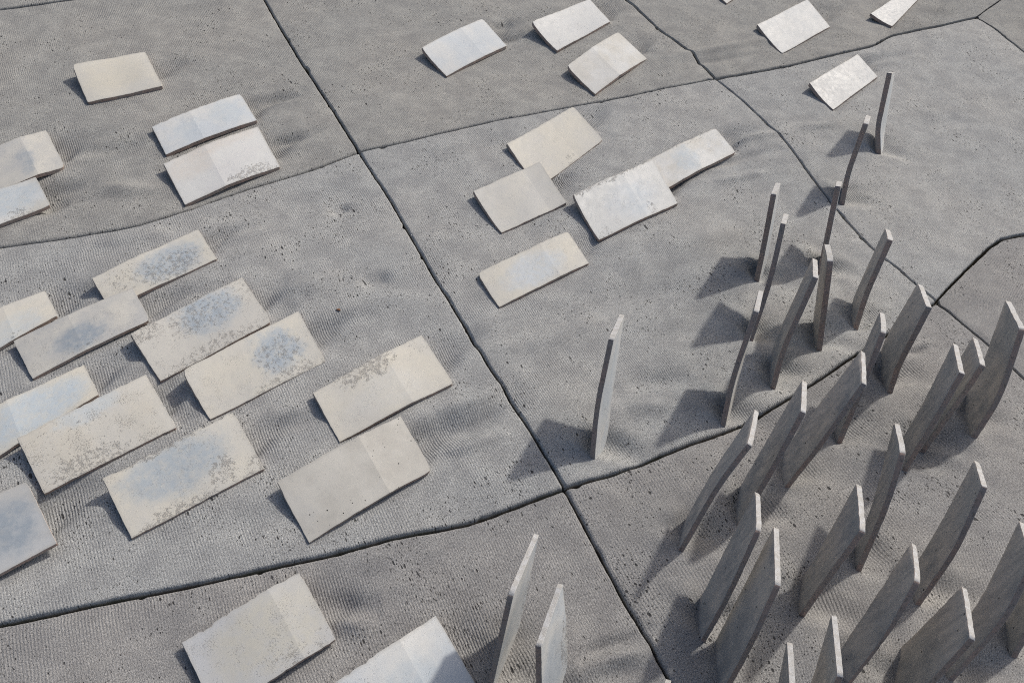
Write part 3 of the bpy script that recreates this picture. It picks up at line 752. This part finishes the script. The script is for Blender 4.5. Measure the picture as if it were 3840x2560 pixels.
# low tiles: label, crease position, crease lift, far-edge chipping, glaze
LOWSPEC = {
 'L1': ('ivory tile with a yellowish middle lying alone at the upper left', .55, .0, .002, dict(a=CREAM, b=IVORY, blobs=[(.5, .4, .4, .4, .5, (0.537, 0.502, 0.414))], speck=.2)),
 'L2': ('narrow bluish white tile with two faint blue clouds and a wavy upper edge', .41, 0.01, .006, dict(a=BLUISH, b=WHITE, blobs=[(.3, .6, .16, .35, .45, PALEBLUE), (.75, .45, .2, .35, .55, PALEBLUE)], speck=.2)),
 'L3': ('white tile with peach upper left and flaked grey lower right corner', .42, 0.012, .004, dict(a=WHITE, b=(0.581, 0.576, 0.563), blobs=[(.22, .25, .25, .3, .5, PEACH), (.6, .02, .35, .2, .5, PEACH)], crack=[(.72, .97, .30, .22, 1.0)], speck=.2)),
 'L4': ('grey cream tile with dull blue middle, cut by the left edge, above the far joint', .70, 0.012, .003, dict(a=GREY, b=CREAM, blobs=[(.66, .6, .1, .3, .6, SLATE)], crack=[(.9, .05, .15, .15, .6)], speck=.25)),
 'L5': ('white tile with pale blue middle at the left edge, just above the far joint', .5, .0, .003, dict(a=WHITE, b=CREAM, blobs=[(.62, .45, .35, .4, .8, PALEBLUE)], crack=[(.6, .95, .2, .3, .9)], speck=.25)),
 'L6': ('long cream tile with flaking blue middle, first below the far left joint', .45, .004, .004, dict(a=CREAM, b=IVORY, blobs=[(.63, .52, .30, .40, .85, BLUE)], crack=[(.6, .62, .38, .42, .9), (.2, .4, .2, .4, .7)], speck=.4)),
 'L7': ('yellowish cream tile at the left edge tucked behind a blue smudged tile', .58, 0.009, .003, dict(a=IVORY, b=CREAM, blobs=[(.6, .75, .25, .4, .55, PALEBLUE)], crack=[(.55, .9, .2, .2, .7)], speck=.2)),
 'L8': ('grey cream tile with one slate blue smudge over its crease', .44, 0.01, .002, dict(a=GREY, b=CREAM, blobs=[(.44, .62, .20, .30, .9, SLATE)], crack=[(.5, .9, .3, .2, .6)], speck=.35)),
 'L9': ('cream tile with blue cloud touching its crackled upper edge, between two others', .5, .0, .004, dict(a=CREAM, b=(0.502, 0.488, 0.449), blobs=[(.60, .30, .26, .36, .9, BLUE)], crack=[(.55, .3, .4, .4, .8), (.5, .95, .5, .25, .85), (.05, .1, .2, .2, .9), (.9, .1, .2, .4, .7)], speck=.5)),
 'L10': ('cream tile with round blue cloud right of centre and speckled lower rim', .5, .0, .002, dict(a=CREAM, b=IVORY, blobs=[(.70, .45, .19, .36, .92, BLUE)], crack=[(.7, .5, .25, .4, .8), (.7, .95, .4, .18, .85)], speck=.35)),
 'L11': ('cream tile with crawled glaze along its upper edge, nearest the diagonal joint', .63, 0.009, .003, dict(a=CREAM, b=IVORY, blobs=[(.5, .6, .3, .3, .35, WHITE)], crack=[(.45, .1, .28, .28, 1.0), (.9, .2, .15, .3, .5)], speck=.25)),
 'L12': ('beige tile with black pinholes and a paler right half', .64, 0.013, .002, dict(a=(0.458, 0.440, 0.396), b=CREAM, blobs=[(.0, .5, .1, .6, .4, GREY)], speck=.1, dots=1.0)),
 'L13': ('pale blue tile with cream border at the left edge', .36, 0.009, .003, dict(a=IVORY, b=IVORY, blobs=[(.52, .52, .43, .46, 1.0, PALEBLUE)], speck=.25)),
 'L14': ('big speckled cream tile with a faint blue patch on its upper edge', .4, .004, .003, dict(a=CREAM, b=(0.528, 0.502, 0.440), blobs=[(.50, .08, .22, .2, .65, PALEBLUE)], crack=[(.35, .9, .35, .3, .9), (.3, .5, .5, .6, .55), (.7, .5, .4, .5, .4)], speck=.8)),
 'L15': ('cream tile with the largest blue patch and flaked upper and lower rims', .5, .0, .007, dict(a=CREAM, b=IVORY, blobs=[(.46, .36, .38, .36, .95, (0.365, 0.408, 0.438))], crack=[(.35, .97, .35, .16, .95), (.74, .72, .13, .26, .95), (.45, .0, .4, .10, .95), (.95, .9, .12, .2, .8)], speck=.4)),
 'L16': ('grey tile with dark blue middle in the lower left, its right end raised', .5, .0, .003, dict(a=GREY, b=(0.466, 0.475, 0.475), blobs=[(.74, .5, .22, .38, .9, SLATE)], speck=.15)),
 'L17': ('grey rimmed tile with olive beige middle below the near joint', .72, 0.008, .005, dict(a=(0.449, 0.458, 0.466), b=GREY, blobs=[(.62, .5, .46, .45, .8, (0.475, 0.458, 0.396)), (.9, .2, .2, .3, .4, CREAM)], crack=[(.7, .9, .4, .2, .7)], speck=.5, dots=.55)),
 'L18': ('bluish white tile at the bottom edge, crossed by the shadow of an upright tile', .66, 0.008, .004, dict(a=WHITE, b=BLUISH, blobs=[(.62, .6, .25, .4, .7, PALEBLUE)], crack=[(.1, .2, .3, .3, .7)], speck=.25)),
 'L19': ('ice white tile with faint blue middle, leftmost of the trio at the top', .62, 0.008, .002, dict(a=(0.546, 0.572, 0.581), b=WHITE, blobs=[(.5, .5, .25, .4, .5, (0.475, 0.519, 0.554))], speck=.1)),
 'L20': ('white tile with grey flecks touching the top edge above a cream tile', .5, .0, .003, dict(a=WHITE, b=(0.581, 0.585, 0.572), crack=[(.5, .8, .5, .3, .45)], speck=.3)),
 'L21': ('ivory tile with shaded left half, lowest of the trio at the top', .46, 0.013, .002, dict(a=CREAM, b=WHITE, blobs=[(.1, .6, .4, .7, .45, (0.493, 0.484, 0.458))], speck=.12)),  # the cloud paints the shade of the tilted left facet
 'L22': ('warm ivory tile partly covered by a plain cream tile in front', .62, -.005, .003, dict(a=IVORY, b=CREAM, crack=[(.5, .95, .2, .15, .6)], speck=.15)),
 'L23': ('plain grey cream tile overlapping the warm ivory tile behind it', .75, -.004, .003, dict(a=(0.502, 0.493, 0.462), b=CREAM, crack=[(.9, .9, .1, .3, .5)], speck=.15)),
 'L24': ('wide bluish white tile with chipped upper edge and small grey pits', .60, .005, .006, dict(a=WHITE, b=(0.581, 0.585, 0.563), blobs=[(.55, .55, .28, .4, .7, BLUISH), (.6, .6, .14, .3, .4, PALEBLUE)], crack=[(.4, .0, .5, .12, .95), (.1, .95, .15, .15, .8), (.72, .85, .06, .2, .8)], speck=.25)),
 'L25': ('long white tile with lilac blue spot, right behind the wide chipped tile', .5, 0.009, .004, dict(a=WHITE, b=CREAM, blobs=[(.42, .5, .15, .4, .75, PALEBLUE), (.9, .5, .2, .5, .3, BLUISH)], crack=[(.6, .0, .4, .15, .7)], speck=.25)),
 'L26': ('long cream tile with faint blue middle beside the diagonal joint', .67, 0.007, .003, dict(a=CREAM, b=IVORY, blobs=[(.48, .55, .30, .4, .8, (0.493, 0.537, 0.572))], crack=[(.7, .9, .3, .15, .5)], speck=.3)),
 'L27': ('white tile of which only the lowest corner shows at the top edge', .5, .0, .002, dict(a=WHITE, b=CREAM, speck=.1)),
 'L28': ('large clean white tile beyond the right hand joint', .5, .0, .002, dict(a=(0.563, 0.572, 0.563), b=WHITE, crack=[(.9, .9, .15, .2, .5)], speck=.12)),
 'L29': ('white tile cut off by the top edge near the right corner', .5, .0, .002, dict(a=WHITE, b=(0.563, 0.563, 0.546), speck=.15)),
 'L30': ('white tile with grey flecks lying behind the farthest upright tile', .5, .0, .002, dict(a=(0.554, 0.554, 0.537), b=WHITE, crack=[(.6, .5, .4, .4, .4)], speck=.35)),
}
for q, (k, (label, uc, lift, chipf, gl)) in enumerate(LOWSPEC.items()):
    ul, ur, lr, ll = (np.array(p) for p in LOW[k])
    up = np.array((0, 0, 1.0))
    def mk(a, b, lift=lift, uc=uc):
        def f(u):
            w = u / uc if u < uc else (1 - u) / (1 - uc)
            return a + (b - a) * u + up * (lift * w + .0012 * math.sin(u * 9 + q))
        return f
    us = sorted(set([round(x, 4) for x in np.linspace(0, 1, 31)] + [.012, .988, uc]))
    sharp = us.index(uc) if abs(lift) > .001 else None
    me, org = tile_mesh('tilted_tile', mk(ul, ur), mk(ll, lr), us, sharp, min(max(.0042 * float(np.linalg.norm(ll - np.array((0, 0, 2.0)))), .0088), .015), 0.0, chipf, .0016, 100 + q, False, .8 * max(0, ul[2] - ll[2]))
    gm = glaze('low_%d' % (q + 1), seed=q * 1.37 + .5, aspect=np.linalg.norm(ur - ul) / np.linalg.norm(ll - ul), **gl)
    add_tile('tilted_tile', me, org, (gm, EDGE, BACKS[q % 5], PALE), label, 'tiles lying low on the slabs')

UPGL = [dict(a=WHITE, b=BLUISH, blobs=[(.4, .5, .3, .4, .5, PALEBLUE)], crack=[(.7, .5, .3, .5, .5)], speck=.3),
        dict(a=CREAM, b=WHITE, crack=[(.3, .3, .3, .3, .5)], speck=.3),
        dict(a=BLUISH, b=WHITE, blobs=[(.5, .5, .3, .4, .5, BLUE)], crack=[(.6, .1, .4, .2, .9)], speck=.4)]
UPSPEC = {
 'T1': 'farthest upright tile, its sunny side edge bright against the bare slab',
 'T2': 'thin upright tile seen edge on, just left of the farthest one',
 'T3': 'upright tile standing astride the joint with a pale strip on its right',
 'T4': 'upright tile at the left of the far pair, shadow spread across clean concrete',
 'T5': 'long thin upright tile with rusty brown edge and cream top',
 'T6': 'upright tile leaning right with grey face, left of the narrow straight one',
 'T7': 'narrow upright tile standing straight between two leaning ones in the middle slab',
 'T8': 'upright tile next to the right hand joint with a dark slanting edge',
 'T9': 'broad upright tile overlapping the corner where the joints meet',
 'T10': 'upright tile with reddish brown edge squeezed behind the broad leaning ones',
 'T11': 'upright tile with wide white top in front of the long rusty edged one',
 'T12': 'tall olive grey upright tile at the right edge below the thin crack',
 'T13': 'front one of two overlapping upright tiles left of the olive grey one',
 'T14': 'rear one of two overlapping upright tiles left of the olive grey one',
 'T15': 'broad dark grey upright tile leaning right just below the near middle joint',
 'T16': 'slender upright tile between the pinkish one and the broad dark grey one',
 'T17': 'pinkish grey upright tile leaning right, first below the near middle joint',
 'T18': 'pale brown upright tile, left of a pair close together near the bottom',
 'T19': 'tall streaky upright tile, right of a pair close together near the bottom',
 'T20': 'short dark upright tile with a chipped far corner in the lower middle cluster',
 'T21': 'dark upright tile standing directly behind the short chipped one',
 'T22': 'upright tile with dark streak along its edge on open concrete at right',
 'T23': 'upright tile with pitted reddish edge rising from the bottom, left of the blue grey one',
 'T24': 'blue grey upright tile with orange brown edge at the bottom right',
 'T25': 'large dark upright tile behind the blue grey one at the right edge',
 'T26': 'dark upright tile cut by the right edge near the bottom corner',
 'T27': 'upright tile cut by the bottom edge with a long white top',
 'T28': 'upright tile cut by the bottom edge, left of the one with the long white top',
 'T29': 'upright tile with lit bluish face, left of the two beside the low bluish tile',
 'T30': 'upright tile with bright streaked white face at the bottom centre',
 'T31': 'lone upright tile with lit white face near where four slabs meet',
 'T32': 'upright tile of which only a white corner shows at the bottom edge',
}
for q, (k, label) in enumerate(UPSPEC.items()):
    B, Tn, Tf, M, G_ = (np.array(p) for p in UP[k])
    ch = Tn - B; Lc = np.linalg.norm(ch); um = 1 - ((M - B) @ ch) / Lc ** 2
    M = M + (B + ch * (1 - um) - M) * .35
    dl = unit(M - B); sink = max(.02, Tn[2] - Tf[2])
    Bf = G_ - dl * sink / dl[2]; Mf = Bf + (M - B)      # the far corner is set deeper into the slab
    um = min(max(um, .3), .75)
    def mk(T, Mid, Bs, um=um):
        tan = unit(Bs - Mid) * .30
        r_ = .42 * min(um, 1 - um)
        def f(u):
            if u > 1: return Bs + tan * (u - 1)
            A_ = T + (Mid - T) * u / um; C_ = Mid + (Bs - Mid) * (u - um) / (1 - um)
            if u < um - r_: return A_
            if u > um + r_: return C_
            w = (u - um + r_) / (2 * r_)             # rounded knee
            p0 = T + (Mid - T) * (um - r_) / um; p1 = Mid + (Bs - Mid) * r_ / (1 - um)
            return (1 - w) ** 2 * p0 + 2 * w * (1 - w) * Mid + w * w * p1
        return f
    us = list(np.linspace(0, 1, 25)) + [1.2]
    dist = float(np.linalg.norm(B - np.array((0, 0, 2.0))))
    t = min(max(.0056 * dist, .0115), .020) + rng.uniform(-.0006, .0008)
    me, org = tile_mesh('upright_tile', mk(Tf, Mf, Bf), mk(Tn, M, B), us, None, t, t / 2, .0035, .0028, 300 + q, True)
    g = UPGL[2 if k in ('T29', 'T30') else q % 3]
    gm = glaze('upright_%d' % (q + 1), seed=q * 2.11 + 40, aspect=1.75, **g)
    add_tile('upright_tile', me, org, (gm, EDGE, BACKS[q % 5], PALE), label, 'tiles standing upright in the slabs')

# small loose bits
def sliver(name, pts, width, thick, col, label, cat):
    N = NT(name + '_matter')
    co = N.n('TexCoord').outputs['Object']
    N.put(N.b.inputs['Base Color'], N.mix(N.noise(co, 300.0, 3.0), col, tuple(x * .6 for x in col)))
    N.b.inputs['Roughness'].default_value = 0.8
    pts = [np.array(p) for p in pts]; vs = []; fs = []
    for i, p in enumerate(pts):
        d = unit((pts[min(i + 1, len(pts) - 1)] - pts[max(i - 1, 0)])); n = np.array((-d[1], d[0], 0))
        w = width * (.5 + .5 * math.sin(math.pi * (i + .5) / len(pts))) * (1 + .3 * math.sin(i * 4.1))
        for sx, sz in ((-1, 0), (-.4, 1), (.5, .8), (1, 0)): vs.append(tuple(p + n * w * sx / 2 + np.array((0, 0, thick * sz)) - pts[0]))
    m = len(pts)
    for i in range(m - 1):
        for k in range(4): fs.append((i * 4 + k, i * 4 + (k + 1) % 4, (i + 1) * 4 + (k + 1) % 4, (i + 1) * 4 + k))
    fs += [(3, 2, 1, 0), tuple((m - 1) * 4 + k for k in range(4))]
    me = bpy.data.meshes.new(name); me.from_pydata(vs, [], fs); me.materials.append(N.m)
    o = bpy.data.objects.new(name, me); coll.objects.link(o); o.location = tuple(pts[0])
    o['label'] = label; o['category'] = cat
    return o
def rz(x, y): return float(relief(np.array([x]), np.array([y]))[0])
lx, ly = LEAF
sliver('dry_leaf_scrap', [(lx + i * .003, ly + .002 * math.sin(i), rz(lx, ly) + .0035) for i in range(5)], .010, .002, (0.20, 0.09, 0.04), 'tiny rust brown leaf scrap on the middle left slab', 'leaf')
(ax, ay), (bx, by) = SEAL
sliver('mortar_strip', [(ax + (bx - ax) * t, ay + (by - ay) * t, -.012) for t in np.linspace(0, 1, 8)], .006, .005, (0.55, 0.53, 0.48), 'pale strip of mortar lodged in the open joint at right', 'mortar')
